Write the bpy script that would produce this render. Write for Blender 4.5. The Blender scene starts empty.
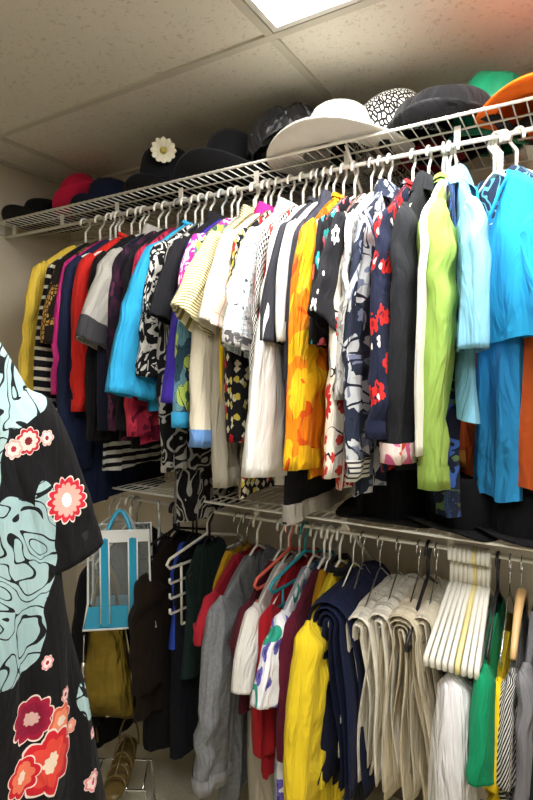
import bpy, math, random
from mathutils import Vector, Matrix, noise as mnoise
R = math.radians
PI = math.pi
C = bpy.context.scene.collection
scene = bpy.context.scene

# ------------------------------------------------------------------ camera
CAM = Vector((0, 0, 1.488)); PITCH = R(-2.65); YAW = R(30.6); FPX = 545.0
cd = bpy.data.cameras.new('camera'); cam = bpy.data.objects.new('camera', cd); C.objects.link(cam)
cam.location = CAM; cam.rotation_euler = (R(90) + PITCH, 0, YAW)
cd.sensor_fit = 'VERTICAL'; cd.sensor_height = 36.0; cd.lens = FPX / 800 * 36.0; cd.clip_start = .02
scene.camera = cam
fw = Vector((-math.sin(YAW) * math.cos(PITCH), math.cos(YAW) * math.cos(PITCH), math.sin(PITCH)))
rt = Vector((math.cos(YAW), math.sin(YAW), 0)); up = rt.cross(fw)
def ray(px, py): return fw + rt * ((px - 266.5) / FPX) + up * ((400 - py) / FPX)
def atY(px, py, Y): d = ray(px, py); return CAM + d * (Y / d.y)
def atX(px, py, X): d = ray(px, py); return CAM + d * (X / d.x)

# ------------------------------------------------------------------ world, light, exposure
w = bpy.data.worlds.new('world'); scene.world = w; w.use_nodes = True
w.node_tree.nodes['Background'].inputs[0].default_value = (.5, .5, .5, 1)
w.node_tree.nodes['Background'].inputs[1].default_value = .02
scene.view_settings.view_transform = 'Standard'; scene.view_settings.look = 'None'
scene.view_settings.gamma = 1; scene.view_settings.use_curve_mapping = False
scene.view_settings.exposure = 0.72
LIGHT = 15.0
# ------------------------------------------------------------------ dimensions
CEIL = 2.405; BACK = 1.84; LEFT = -2.2; RIGHT = 1.9; FRONT = -1.6
UZ, LZ = 2.13, 1.07            # shelf decks
RY = 1.49                      # hanging rods
URZ, LRZ = 2.083, 1.023
RAD = .0062

# ------------------------------------------------------------------ helpers
def lin(c):
    if isinstance(c, str):
        c = c.lstrip('#'); c = [int(c[i:i+2], 16) / 255 for i in (0, 2, 4)]
    return tuple((x / 12.92 if x <= .04045 else ((x + .055) / 1.055) ** 2.4) for x in c[:3]) + (1,)

class N:
    def __init__(s, name):
        s.m = bpy.data.materials.new(name); s.m.use_nodes = True; s.t = s.m.node_tree
        s.b = s.t.nodes['Principled BSDF']
    def node(s, typ, **kw):
        n = s.t.nodes.new(typ)
        for k, v in kw.items(): setattr(n, k, v)
        return n
    def ln(s, a, b): s.t.links.new(a, b)
    def put(s, v, sock):
        if isinstance(v, bpy.types.NodeSocket): s.ln(v, sock)
        elif isinstance(v, str): sock.default_value = lin(v)
        else: sock.default_value = v
    def uv(s): return s.node('ShaderNodeTexCoord').outputs['UV']
    def obj(s): return s.node('ShaderNodeTexCoord').outputs['Object']
    def sep(s, v):
        n = s.node('ShaderNodeSeparateXYZ'); s.ln(v, n.inputs[0]); return n.outputs
    def comb(s, x, y, z=0):
        n = s.node('ShaderNodeCombineXYZ')
        for i, v in enumerate((x, y, z)): s.put(v, n.inputs[i])
        return n.outputs[0]
    def ma(s, op, a, b=0.0, c=0.0):
        n = s.node('ShaderNodeMath', operation=op)
        s.put(a, n.inputs[0]); s.put(b, n.inputs[1]); s.put(c, n.inputs[2]); return n.outputs[0]
    def mix(s, f, a, b):
        n = s.node('ShaderNodeMix', data_type='RGBA')
        s.put(f, n.inputs[0]); s.put(a, n.inputs[6]); s.put(b, n.inputs[7]); return n.outputs[2]
    def noi(s, v, scale, detail=2.0, rough=.5, dist=0.0, col=False):
        n = s.node('ShaderNodeTexNoise'); s.ln(v, n.inputs['Vector'])
        n.inputs['Scale'].default_value = scale; n.inputs['Detail'].default_value = detail
        n.inputs['Roughness'].default_value = rough; n.inputs['Distortion'].default_value = dist
        return n.outputs['Color'] if col else n.outputs['Fac']
    def vor(s, v, scale, feature='F1', rnd=1.0):
        n = s.node('ShaderNodeTexVoronoi', feature=feature, voronoi_dimensions='2D'); s.ln(v, n.inputs['Vector'])
        n.inputs['Scale'].default_value = scale; n.inputs['Randomness'].default_value = rnd; return n.outputs
    def off(s, v, d):
        n = s.node('ShaderNodeVectorMath', operation='ADD'); s.ln(v, n.inputs[0]); n.inputs[1].default_value = (d, d * .7, 0); return n.outputs[0]
    def bump(s, h, strength, dist=.01):
        n = s.node('ShaderNodeBump'); n.inputs['Strength'].default_value = strength; n.inputs['Distance'].default_value = dist
        s.ln(h, n.inputs['Height']); s.ln(n.outputs[0], s.b.inputs['Normal'])

MATS = {}
def plainmat(name, col, rough=.5, metal=0.0, emis=None, alpha=1.0, spec=.5):
    if name in MATS: return MATS[name]
    n = N(name); n.b.inputs['Base Color'].default_value = lin(col)
    n.b.inputs['Roughness'].default_value = rough; n.b.inputs['Metallic'].default_value = metal
    n.b.inputs['Specular IOR Level'].default_value = spec
    if emis:
        n.b.inputs['Emission Color'].default_value = lin(emis[0]); n.b.inputs['Emission Strength'].default_value = emis[1]
    if alpha < 1: n.b.inputs['Alpha'].default_value = alpha
    MATS[name] = n.m; return n.m

def layer(n, uv, col, L):
    k = L[0]; o = n.sep(uv); u, v = o[0], o[1]
    if k == 'hs':        # horizontal stripes: colour, period, duty
        w_ = n.ma('ADD', v, n.ma('MULTIPLY', n.noi(uv, 4), .02))
        f = n.ma('LESS_THAN', n.ma('FRACT', n.ma('DIVIDE', w_, L[2])), L[3]); return n.mix(f, col, L[1])
    if k == 'vs':
        f = n.ma('LESS_THAN', n.ma('FRACT', n.ma('DIVIDE', u, L[2])), L[3]); return n.mix(f, col, L[1])
    if k == 'ds':        # diagonal stripes
        w_ = n.ma('ADD', n.ma('MULTIPLY', u, L[4]), v)
        f = n.ma('LESS_THAN', n.ma('FRACT', n.ma('DIVIDE', w_, L[2])), L[3]); return n.mix(f, col, L[1])
    if k == 'chk':       # checks
        a = n.ma('LESS_THAN', n.ma('FRACT', n.ma('DIVIDE', u, L[2])), .5); b = n.ma('LESS_THAN', n.ma('FRACT', n.ma('DIVIDE', v, L[2])), .5)
        return n.mix(n.ma('ABSOLUTE', n.ma('SUBTRACT', a, b)), col, L[1])
    if k == 'sw':        # contour swirls: colour, scale, bands, duty
        f = n.ma('LESS_THAN', n.ma('FRACT', n.ma('MULTIPLY', n.noi(n.off(uv, L[5] if len(L) > 5 else 0), L[2], 1.0, .4, 1.1), L[3])), L[4])
        return n.mix(f, col, L[1])
    if k == 'bl':        # blotches: colour, scale, threshold, offset
        f = n.ma('GREATER_THAN', n.noi(n.off(uv, L[4] if len(L) > 4 else 0), L[2], 2.5, .5, .6), L[3]); return n.mix(f, col, L[1])
    if k == 'sb':        # soft blotches
        f = n.noi(n.off(uv, L[4] if len(L) > 4 else 0), L[2], 3)
        f = n.ma('MULTIPLY', n.ma('SUBTRACT', f, L[3]), 6); f = n.ma('MINIMUM', n.ma('MAXIMUM', f, 0), 1); return n.mix(f, col, L[1])
    if k == 'cell':      # cell outlines: colour, scale, width
        f = n.ma('LESS_THAN', n.vor(uv, L[2], 'DISTANCE_TO_EDGE')[0], L[3]); return n.mix(f, col, L[1])
    if k == 'band':      # colour below/above local height: colour, v0, v1
        f = n.ma('MULTIPLY', n.ma('GREATER_THAN', v, L[2]), n.ma('LESS_THAN', v, L[3])); return n.mix(f, col, L[1])
    if k == 'ub':
        f = n.ma('MULTIPLY', n.ma('GREATER_THAN', u, L[2]), n.ma('LESS_THAN', u, L[3])); return n.mix(f, col, L[1])
    if k == 'fl':        # scattered flowers: colour, scale, radius, petals, density, centre colour, offset
        uvo = n.off(uv, L[7] if len(L) > 7 else 0)
        vo = n.vor(uvo, L[2]); pos = vo['Position']
        d = n.node('ShaderNodeVectorMath', operation='SUBTRACT'); n.ln(uvo, d.inputs[0]); n.ln(pos, d.inputs[1])
        o2 = n.sep(d.outputs[0]); th = n.ma('ARCTAN2', o2[1], o2[0])
        # position output is already in texture input space
        rr = n.ma('SQRT', n.ma('ADD', n.ma('MULTIPLY', o2[0], o2[0]), n.ma('MULTIPLY', o2[1], o2[1])))
        pet = n.ma('MULTIPLY', n.ma('ADD', .68, n.ma('MULTIPLY', n.ma('ABSOLUTE', n.ma('COSINE', n.ma('MULTIPLY', th, L[4] / 2))), .32)), L[3])
        on = n.ma('LESS_THAN', n.sep(vo['Color'])[0], L[5])
        f = n.ma('MULTIPLY', n.ma('LESS_THAN', rr, pet), on)
        col = n.mix(f, col, L[1])
        if L[6]: col = n.mix(n.ma('MULTIPLY', n.ma('LESS_THAN', rr, L[3] * .3), on), col, L[6])
        return col
    if k == 'one':       # one flower: cu, cv, r, petals, rim, petal, centre
        cu, cv, r, pn, rim, pc, cc = L[1:8]
        dx, dy = n.ma('SUBTRACT', u, cu), n.ma('SUBTRACT', v, cv); th = n.ma('ARCTAN2', dy, dx)
        rr = n.ma('SQRT', n.ma('ADD', n.ma('MULTIPLY', dx, dx), n.ma('MULTIPLY', dy, dy)))
        e = n.ma('DIVIDE', rr, n.ma('MULTIPLY', n.ma('ADD', .8, n.ma('MULTIPLY', n.ma('ABSOLUTE', n.ma('COSINE', n.ma('MULTIPLY', th, pn / 2))), .2)), r))
        col = n.mix(n.ma('LESS_THAN', e, 1), col, '#f3dcd2')
        col = n.mix(n.ma('LESS_THAN', e, .93), col, rim)
        col = n.mix(n.ma('LESS_THAN', e, .7), col, pc)
        return n.mix(n.ma('LESS_THAN', e, .3), col, cc)
    if k == 'aqua':      # kimono waves inside ellipses
        f = None
        nz = n.ma('MULTIPLY', n.ma('SUBTRACT', n.noi(uv, 9, 1), .5), .09)
        for cu, cv, ru, rv in L[1]:
            a = n.ma('DIVIDE', n.ma('SUBTRACT', n.ma('ADD', u, nz), cu), ru); b = n.ma('DIVIDE', n.ma('SUBTRACT', n.ma('ADD', v, nz), cv), rv)
            e = n.ma('LESS_THAN', n.ma('ADD', n.ma('MULTIPLY', a, a), n.ma('MULTIPLY', b, b)), 1)
            f = e if f is None else n.ma('MAXIMUM', f, e)
        q = n.noi(uv, 10, .6, .4, 1.8)
        line = n.ma('LESS_THAN', n.ma('FRACT', n.ma('MULTIPLY', q, 6)), .2)
        aq = n.mix(line, n.mix(n.noi(uv, 10), '#90b2b6', '#b0c9ca'), '#14161a')
        return n.mix(f, col, aq)
    return col

def cloth(name, base, layers=(), rough=.9, tex=1.0, sheen=.02, fold=.35, coord='uv', spec=.2, metal=0.0):
    if name in MATS: return MATS[name]
    n = N(name); uv = n.uv() if coord == 'uv' else None
    if coord == 'obj':
        o = n.sep(n.obj()); uv = n.comb(o[1], o[2])
    c = n.node('ShaderNodeRGB'); c.outputs[0].default_value = lin(base); col = c.outputs[0]
    for L in layers: col = layer(n, uv, col, L)
    # weave variation
    g = n.noi(uv, 420, 2); g2 = n.noi(uv, 7, 2)
    hs = n.node('ShaderNodeHueSaturation'); n.ln(col, hs.inputs['Color'])
    n.ln(n.ma('ADD', .94, n.ma('MULTIPLY', g, .12 * tex)), hs.inputs['Value'])
    n.ln(hs.outputs[0], n.b.inputs['Base Color'])
    n.b.inputs['Roughness'].default_value = rough; n.b.inputs['Specular IOR Level'].default_value = spec
    n.b.inputs['Sheen Weight'].default_value = sheen; n.b.inputs['Metallic'].default_value = metal
    # wrinkles: stretched vertically
    mp = n.node('ShaderNodeMapping'); n.ln(uv, mp.inputs[0]); mp.inputs['Scale'].default_value = (18, 4.5, 1)
    wr = n.noi(mp.outputs[0], 1.0, 3, .55, .8)
    h = n.ma('ADD', n.ma('MULTIPLY', wr, 1.0), n.ma('MULTIPLY', g, .03))
    n.bump(h, min(1, fold * 1.7), .04)
    MATS[name] = n.m; return n.m

def tag(o, label=None, cat=None, group=None, kind=None):
    if label: o['label'] = label
    if cat: o['category'] = cat
    if group: o['group'] = group
    if kind: o['kind'] = kind
    return o
def empty(name, loc, rz=0.0, label=None, cat=None, group=None):
    o = bpy.data.objects.new(name, None); C.objects.link(o); o.location = loc; o.rotation_euler = (0, 0, rz)
    o.empty_display_size = .02
    return tag(o, label, cat, group)
def mesh(name, V, F, mat, parent=None, uvs=None, smooth=True, loc=None):
    me = bpy.data.meshes.new(name); me.from_pydata([tuple(v) for v in V], [], F)
    if uvs:
        ul = me.uv_layers.new(name='UVMap')
        for p in me.polygons:
            for li in p.loop_indices: ul.data[li].uv = uvs[me.loops[li].vertex_index]
    if smooth:
        for p in me.polygons: p.use_smooth = True
    me.materials.append(mat); me.update()
    o = bpy.data.objects.new(name, me); C.objects.link(o)
    if parent: o.parent = parent
    if loc: o.location = loc
    return o
class MB:
    def __init__(s): s.V = []; s.F = []; s.U = []
    def add(s, V, F, U=None):
        b = len(s.V); s.V += [Vector(v) for v in V]; s.F += [tuple(b + i for i in f) for f in F]
        s.U += (U if U else [(v[1], v[2]) for v in V])
    def box(s, c, d, rz=0.0):
        V = []
        for x in (-1, 1):
            for y in (-1, 1):
                for z in (-1, 1):
                    p = Vector((x * d[0] / 2, y * d[1] / 2, z * d[2] / 2)); p.rotate(Matrix.Rotation(rz, 3, 'Z')); V.append(Vector(c) + p)
        s.add(V, [(0, 1, 3, 2), (4, 6, 7, 5), (0, 4, 5, 1), (2, 3, 7, 6), (0, 2, 6, 4), (1, 5, 7, 3)])
    def tube(s, P, r, n=8, closed=False):
        P = [Vector(p) for p in P]; m = len(P); rings = []
        prev = None
        for i, p in enumerate(P):
            a = P[i - 1] if (i > 0 or closed) else P[i]; b = P[(i + 1) % m] if (i < m - 1 or closed) else P[i]
            t = (b - a).normalized()
            if prev is None:
                q = Vector((0, 0, 1)) if abs(t.z) < .9 else Vector((1, 0, 0)); e = t.cross(q).normalized()
            else:
                e = (prev - t * prev.dot(t)).normalized()
            prev = e; f = t.cross(e); rr = r[i] if isinstance(r, (list, tuple)) else r
            rings.append([p + (e * math.cos(2 * PI * k / n) + f * math.sin(2 * PI * k / n)) * rr for k in range(n)])
        V = [v for q in rings for v in q]; F = []
        for i in range(m if closed else m - 1):
            j = (i + 1) % m
            for k in range(n): F.append((i * n + k, i * n + (k + 1) % n, j * n + (k + 1) % n, j * n + k))
        if not closed: F.append(tuple(range(n - 1, -1, -1))); F.append(tuple((m - 1) * n + k for k in range(n)))
        s.add(V, F)
    def loft(s, rings, cap0=True, cap1=True, U=None):
        n = len(rings[0]); m = len(rings); V = [v for q in rings for v in q]; F = []
        for i in range(m - 1):
            for k in range(n): F.append((i * n + k, i * n + (k + 1) % n, (i + 1) * n + (k + 1) % n, (i + 1) * n + k))
        if cap0: F.append(tuple(range(n - 1, -1, -1)))
        if cap1: F.append(tuple((m - 1) * n + k for k in range(n)))
        s.add(V, F, U)
    def lathe(s, prof, n=32, fn=None):
        rings = []
        for i, (r, z) in enumerate(prof):
            q = []
            for k in range(n):
                a = 2 * PI * k / n; p = Vector((r * math.cos(a), r * math.sin(a), z))
                if fn: p = fn(p, a, i)
                q.append(p)
            rings.append(q)
        U = [(k / n * .6, -i * .02) for i in range(len(prof)) for k in range(n)]
        s.loft(rings, False, False, U)
    def build(s, name, mat, parent=None, smooth=True): return mesh(name, s.V, s.F, mat, parent, s.U, smooth)
def ss(x): x = max(0, min(1, x)); return x * x * (3 - 2 * x)

# ------------------------------------------------------------------ setting
def wallmat(name, c1, c2, sc=90, bump=.15):
    n = N(name); o = n.obj(); col = n.mix(n.noi(o, 2.5, 3), c1, c2); n.ln(col, n.b.inputs['Base Color'])
    n.b.inputs['Roughness'].default_value = .85; n.b.inputs['Specular IOR Level'].default_value = .2
    n.bump(n.noi(o, sc, 3), bump, .01); return n.m
wm = wallmat('beige_wall_paint', '#cdc4b1', '#d3cab9')
def struct(name, c, d, m):
    b = MB(); b.box(c, d); o = b.build(name, m, None, False); o['kind'] = 'structure'; return o
H = CEIL; CX = (LEFT + RIGHT) / 2; CYY = (FRONT + BACK) / 2; DX = RIGHT - LEFT; DY = BACK - FRONT
struct('wall_back', (CX, BACK + .05, H / 2), (DX + .2, .1, H + .1), wm)
struct('wall_front', (CX, FRONT - .05, H / 2), (DX + .2, .1, H + .1), wm)
struct('wall_left', (LEFT - .05, CYY, H / 2), (.1, DY, H + .1), wm)
struct('wall_right', (RIGHT + .05, CYY, H / 2), (.1, DY, H + .1), wm)
n = N('pale_speckled_carpet'); o = n.obj()
n.ln(n.mix(n.noi(o, 130, 4, .7), '#9d9884', '#d8d4c0'), n.b.inputs['Base Color']); n.b.inputs['Roughness'].default_value = 1
n.bump(n.noi(o, 200, 3), .6, .01)
struct('floor', (CX, CYY, -.05), (DX, DY, .1), n.m)
n = N('fissured_ceiling_tile'); o = n.obj()
sp = n.ma('GREATER_THAN', n.noi(o, 75, 3, .6, .8), .61)
cc = n.mix(n.ma('MULTIPLY', sp, .55), n.mix(n.noi(o, 12, 3), '#dad5c8', '#e2ddd0'), '#b9b2a2')
n.ln(cc, n.b.inputs['Base Color']); n.b.inputs['Roughness'].default_value = .95; n.b.inputs['Specular IOR Level'].default_value = .1
n.bump(n.ma('SUBTRACT', 1, sp), .4, .004)
# ceiling tiles around the openings for the troffer and the added fill panel
TY = (1.312, .702, .092, -.518, -1.128); TX = (-1.98, -.76, .46, 1.68)
LX0, LX1 = TX[1] + .018, TX[2] - .018
OP = ((TY[1] + .018, TY[0] - .018), (TY[3] + .018, TY[2] - .018))
cb = MB()
cb.box(((LEFT + LX0) / 2, CYY, H + .05), (LX0 - LEFT, DY, .1)); cb.box(((RIGHT + LX1) / 2, CYY, H + .05), (RIGHT - LX1, DY, .1))
for y0, y1 in ((OP[0][1], BACK), (OP[1][1], OP[0][0]), (FRONT, OP[1][0])): cb.box(((LX0 + LX1) / 2, (y0 + y1) / 2, H + .05), (LX1 - LX0, y1 - y0, .1))
o = cb.build('ceiling', n.m, None, False); o['kind'] = 'structure'
gm = plainmat('grey_ceiling_grid', '#c4bfb0', .6)
k = 0
for y in TY:
    k += 1; struct('trim_%d' % k, (CX, y, H - .003), (DX, .024, .01), gm)
for x in TX:
    ys = [FRONT] + list(TY[::-1]) + [BACK]
    b = MB()
    for y0, y1 in zip(ys[:-1], ys[1:]): b.box((x, (y0 + y1) / 2, H - .003), (.024, y1 - y0 - .026, .01))
    k += 1; o = b.build('trim_%d' % k, gm, None, False); o['kind'] = 'structure'
for c, d in (((CX, BACK - .011, H - .006), (DX, .022, .012)), ((LEFT + .011, CYY, H - .006), (.022, DY - .05, .012))):
    k += 1; struct('trim_%d' % k, c, d, gm)
for c, d, nm in (((CX, BACK - .006, .05), (DX, .012, .1), 'baseboard_back'), ((LEFT + .006, CYY, .05), (.012, DY - .03, .1), 'baseboard_left')):
    struct(nm, c, d, plainmat('taupe_baseboard', '#6b6257', .6))
for i, (y0, y1) in enumerate(OP):  # second panel is an unseen lamp added to brighten kimono and lower garments
    t = empty('ceiling_light', ((LX0 + LX1) / 2, (y0 + y1) / 2, H), 0, ['bright rectangular light panel in the white ceiling above the clothes', 'added unseen fill light panel in the ceiling behind the viewer'][i], 'ceiling light')
    b = MB(); lx, ly = (LX1 - LX0) / 2, (y1 - y0) / 2
    for sx in (-1, 1): b.box((sx * (lx - .009), 0, .02), (.016, 2 * ly - .002, .06))
    for sy in (-1, 1): b.box((0, sy * (ly - .009), .02), (2 * lx - .036, .016, .06))
    b.build('frame', plainmat('white_enamel', '#d9d7d0', .4), t, False)
    b = MB(); b.box((0, 0, .006), (2 * lx - .036, 2 * ly - .036, .006))
    b.build('diffuser', plainmat(['lit_diffuser', 'added_fill_diffuser'][i], '#ffffff', .5, 0, ('#fdfaf6', LIGHT * (1, .6)[i])), t, False)
    b = MB(); b.box((0, 0, .07), (2 * lx, 2 * ly, .02)); b.build('housing', plainmat('white_enamel', '#d9d7d0', .4), t, False)

# ------------------------------------------------------------------ wire shelves
wire = plainmat('white_coated_wire', '#dedbd0', .35)
def shelf(Z, RZ, label, x0=LEFT + .002, x1=.6):
    t = empty('wire_shelf', ((x0 + x1) / 2, BACK, Z), 0, label, 'shelf'); cx = (x0 + x1) / 2
    b = MB(); x = x0 + .012
    while x < x1:
        b.tube([(x - cx, 1.43 - BACK, .0045), (x - cx, -.004, .0045)], .0019, 6); x += .0305
    b.build('wire_deck', wire, t)
    for y, r in ((1.43, .0045), (1.515, .003), (1.66, .003), (1.832, .003)):
        b = MB(); b.tube([(x0 - cx, y - BACK, 0), (x1 - cx, y - BACK, 0)], r, 8); b.build('rail', wire, t)
    b = MB(); b.tube([(x0 - cx, RY - BACK, RZ - Z), (x1 - cx, RY - BACK, RZ - Z)], RAD, 12); b.build('hanging_rod', wire, t)
    x = x0 + .06
    while x < x1:
        b = MB(); b.box((x - cx, RY - BACK, (RZ - Z) / 2 + .001), (.016, .006, Z - RZ - .004)); b.build('rod_hanger_clip', wire, t, False); x += .305
    for x in (x0 + 1.6, x0 + 2.5):
        b = MB(); b.tube([(x - cx, 1.445 - BACK, -.004), (x - cx, -.003, -.30)], .0048, 8); b.build('support_brace', wire, t)
    for sx in (0, 1):
        b = MB(); b.box((x0 - cx + .006 if sx == 0 else x1 - cx - .006, 1.45 - BACK, -.014), (.01, .055, .05)); b.build('end_bracket', wire, t, False)
    return t
shelf(UZ, URZ, 'upper white wire shelf on back wall carrying the row of hats')
shelf(LZ, LRZ, 'lower white wire shelf with rod above the second row of clothes')

# ------------------------------------------------------------------ hangers
HCOL = {'white': ('white_plastic', '#e6e4da', .35), 'black': ('black_plastic', '#16161a', .4), 'coral': ('coral_plastic', '#d9604f', .35), 'teal': ('teal_plastic', '#2595a5', .35),
        'wood': ('pale_wood', '#d8b079', .45), 'grey': ('grey_plastic', '#8a8a84', .4), 'clear': ('clear_plastic', '#c8d4d2', .15), 'yellow': ('yellow_plastic', '#e3d694', .4)}
def hmat(c):
    if c == 'steel': return plainmat('chrome_wire', '#c9c9c9', .2, 1.0)
    return plainmat(*HCOL[c])
def hook_path(rz, r=.0235):
    P = []; cz = RAD - (r - .0035)
    for i in range(15):
        a = R(-35 + i * 20.5); P.append((0, -r * math.cos(a + PI) * 1.0 * (-1), cz + r * math.sin(a)))
    # sweep from front opening over the top and down the far side, back to the stem
    P = [(0, -r * math.cos(R(a)), cz + r * math.sin(R(a))) for a in range(-20, 201, 17)]
    P += [(0, .006, cz - r * .95), (0, 0, cz - r * 1.25), (0, 0, -.088)]
    return P
def hanger(x, rz, col, label, rot=0.0, style='tube', w=.2, y=RY, group=None, wr=None, bar=True, drop=.105):
    m = hmat(col); t = empty('clothes_hanger', (x, y, rz), rot, label, 'hanger', group)
    wr = wr or (.0042 if style == 'tube' else .0022)
    b = MB(); b.tube(hook_path(rz), wr if style != 'wood' else .0018, 8); b.build('hook', m if style != 'wood' else hmat('steel'), t)
    b = MB()
    if style == 'wood':
        P = [(0, -w + i * 2 * w / 16, -.085 - .1 * abs((i - 8) / 8) ** 1.5) for i in range(17)]
        b.tube(P, [.007 + .005 * (1 - abs(i - 8) / 8) for i in range(17)], 10)
    else:
        P = [(0, 0, -.088), (0, -.02, -.096), (0, -w + .02, -.085 - drop + .01), (0, -w + .003, -.085 - drop - .002), (0, -w + .004, -.085 - drop - .018), (0, -w + .02, -.085 - drop - .025)]
        Q = [(p[0], -p[1], p[2]) for p in P[::-1]]
        if bar: b.tube(P + Q[:-1], wr, 8, True)
        else: b.tube(P[:5], wr, 8); b.tube(Q[1:], wr, 8)
    b.build('frame', m, t); return t

# ------------------------------------------------------------------ garments
def body(parent, name, mat, w, hem, t, L, top0=.0, neck=.06, vfront=.02, vback=.012, fold=.008, lam=.09, ph=0.0, seed=0, rows=22, cols=18, slope=.075, chest=.94, hemwave=.006, cover=True, vside=1, ramp=.16):
    V = []; U = []; F = []; n1 = cols + 1
    for side in (1, -1):
        for i in range(rows + 1):
            tt = i / rows
            for j in range(n1):
                c = -1 + 2 * j / cols; y0 = abs(c * w)
                if y0 < neck:
                    dr = (vfront if side == vside else vback); td = top0 + dr * (1 - y0 / neck) ** (1.0 if dr > .05 else .6)
                else: td = top0 + slope * ((y0 - neck) / (w - neck)) ** 1.15
                Lj = L + hemwave * math.sin(c * 5 + seed)
                d = td + (Lj - td) * tt
                e = ss((d - .05) / .16); hw = w * (1 - e * (1 - chest)); e2 = max(0, (d - .2) / max(.05, L - .2)); hw = hw + (hem - w * chest) * e2
                y = c * hw
                th = .007 + (t - .007) * ss((d - td + 1e-6) / ramp)
                x = side * th * math.sqrt(max(0.0, 1 - (abs(c) ** 3.2) * .93))
                A = fold * ss((d - .04) / (L * .7)) * (1 + .5 * math.sin(seed * 3.1))
                x += A * math.sin(2 * PI * y / lam + ph + 3 * d) + A * .5 * math.sin(2 * PI * y / (lam * .47) + ph * 2 - 2 * d)
                nv = mnoise.noise(Vector((y * 9 + seed * 7.3, d * 6, side * 2.0))); x += nv * .006 * ss(d / .1)
                V.append((x, y, -d)); U.append((y + (0 if side > 0 else 1.37) + seed * .83, -d))
    o2 = (rows + 1) * n1
    for i in range(rows):
        for j in range(cols):
            a = i * n1 + j; F.append((a, a + 1, a + n1 + 1, a + n1)); a += o2; F.append((a, a + n1, a + n1 + 1, a + 1))
        a = i * n1; F.append((a, a + n1, a + n1 + o2, a + o2)); a = i * n1 + cols; F.append((a, a + o2, a + n1 + o2, a + n1))
    for j in range(cols):
        c = -1 + 2 * (j + .5) / cols
        if abs(c * w) > neck - .01 or not cover: F.append((j, j + o2, j + 1 + o2, j + 1))
    return mesh(name, V, F, mat, parent, U)

def sleeve(parent, mat, sgn, w, zs, ln, a0, a1, b0, b1, spread, seed=0, cuff=None, name='sleeve', fwd=0.0, wr=1.0):
    P0 = Vector((0, sgn * (w - .05), -zs)); P1 = Vector((0, sgn * (w + .0), -zs - .06)); P3 = Vector((fwd, sgn * (w + spread), -zs - ln))
    P2 = P1.lerp(P3, .55) + Vector((.004 * math.sin(seed * 2.3), sgn * .01, 0))
    S = 30; NR = 28; rings = []; U = []; cen = []
    for i in range(S + 1):
        s = i / S; cen.append(P0 * (1 - s) ** 3 + P1 * 3 * (1 - s) ** 2 * s + P2 * 3 * (1 - s) * s * s + P3 * s ** 3)
    tot = 0
    for i, p in enumerate(cen):
        s = i / S; tg = (cen[min(i + 1, S)] - cen[max(i - 1, 0)]).normalized(); W = Vector((0, -tg.z, tg.y)).normalized()
        a = a0 + (a1 - a0) * s; b = b0 + (b1 - b0) * s
        if i: tot += (cen[i] - cen[i - 1]).length
        if s < .15: a *= .7 + .3 * ss(s / .15); b *= .45 + .55 * ss(s / .15)
        a *= 1 + wr * .05 * mnoise.noise(Vector((seed * 3.1, tot * 9, 0)))
        q = []
        for k in range(NR):
            th = 2 * PI * k / NR; ct, st = math.cos(th), math.sin(th)
            ce = abs(ct) ** .75 * (1 if ct > 0 else -1); y_ = a * ce
            # vertical pleats that drift as they fall, and oblique creases
            pl = wr * .005 * ss(tot / .15) * (math.sin(2 * PI * y_ / .062 + seed * 1.9 + 4 * tot) + .6 * math.sin(2 * PI * y_ / .031 + seed + 9 * tot))
            cr_ = wr * .006 * math.sin((tot + .5 * y_) * 55 + seed * 3) * max(0, mnoise.noise(Vector((seed, tot * 7, y_ * 9)))) * 2.5
            v = p + W * y_; v.x += b * (abs(st) ** .85) * (1 if st > 0 else -1) * (1 + .25 * mnoise.noise(Vector((ct * 2, seed * 1.7 + st, tot * 8)))) + pl + cr_
            v.x += wr * .003 * math.sin(tot * 13 + seed * 2)
            q.append(v); U.append((th * (a + b) * .62 + seed * .37 + sgn, -tot))
        rings.append(q)
    last = rings[-1]; c = sum(last, Vector()) / NR; un = (cen[-2] - cen[-1]).normalized()
    for sc, h in ((.93, -.0005), (.86, .004), (.84, .05)):
        rings.append([c + (v - c) * sc + un * h for v in last]); U += U[-NR:]
    b_ = MB(); b_.loft(rings, True, True, U); o = b_.build(name, mat, parent)
    if cuff:
        h, cm, grow = cuff; k0 = max(1, S - max(2, int(round(S * h / max(ln, .1))))); rr = []; UU = []
        for i in range(k0, S + 1):
            r0 = rings[i]; cc_ = sum(r0, Vector()) / NR; rr.append([cc_ + (v - cc_) * grow + Vector((0.0015 if v.x > cc_.x else -.0015, 0, 0)) for v in r0]); UU += U[i * NR:(i + 1) * NR]
        rr.append([cc_ + (v - cc_) * .9 for v in rr[-1]]); UU += UU[-NR:]
        b_ = MB(); b_.loft(rr, False, False, UU); b_.build('cuff', cm, o)
    return o

def ring_collar(parent, mat, kind, seed=0):
    b = MB(); NR = 24; rings = []
    if kind == 'band': prof = ((.012, .0), (.0, .012), (-.004, .022), (.004, .024), (.008, .012))
    elif kind == 'fold': prof = ((.008, -.002), (.0, .02), (-.002, .034), (.006, .036), (.018, .01), (.026, -.014))
    else: prof = ((.004, -.02), (-.002, .0), (.0, .006), (.006, .0), (.009, -.02))
    for e, z in prof:
        q = []
        for k in range(NR):
            a = 2 * PI * k / NR; q.append(Vector(((.022 + e) * math.cos(a), (.058 + e) * math.sin(a), z - .006 - .014 * max(0, math.cos(a)))))
        rings.append(q)
    b.loft(rings, False, False, [(k * .015, z) for e, z in prof for k in range(NR)]); return b.build('collar', mat, parent)

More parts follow.
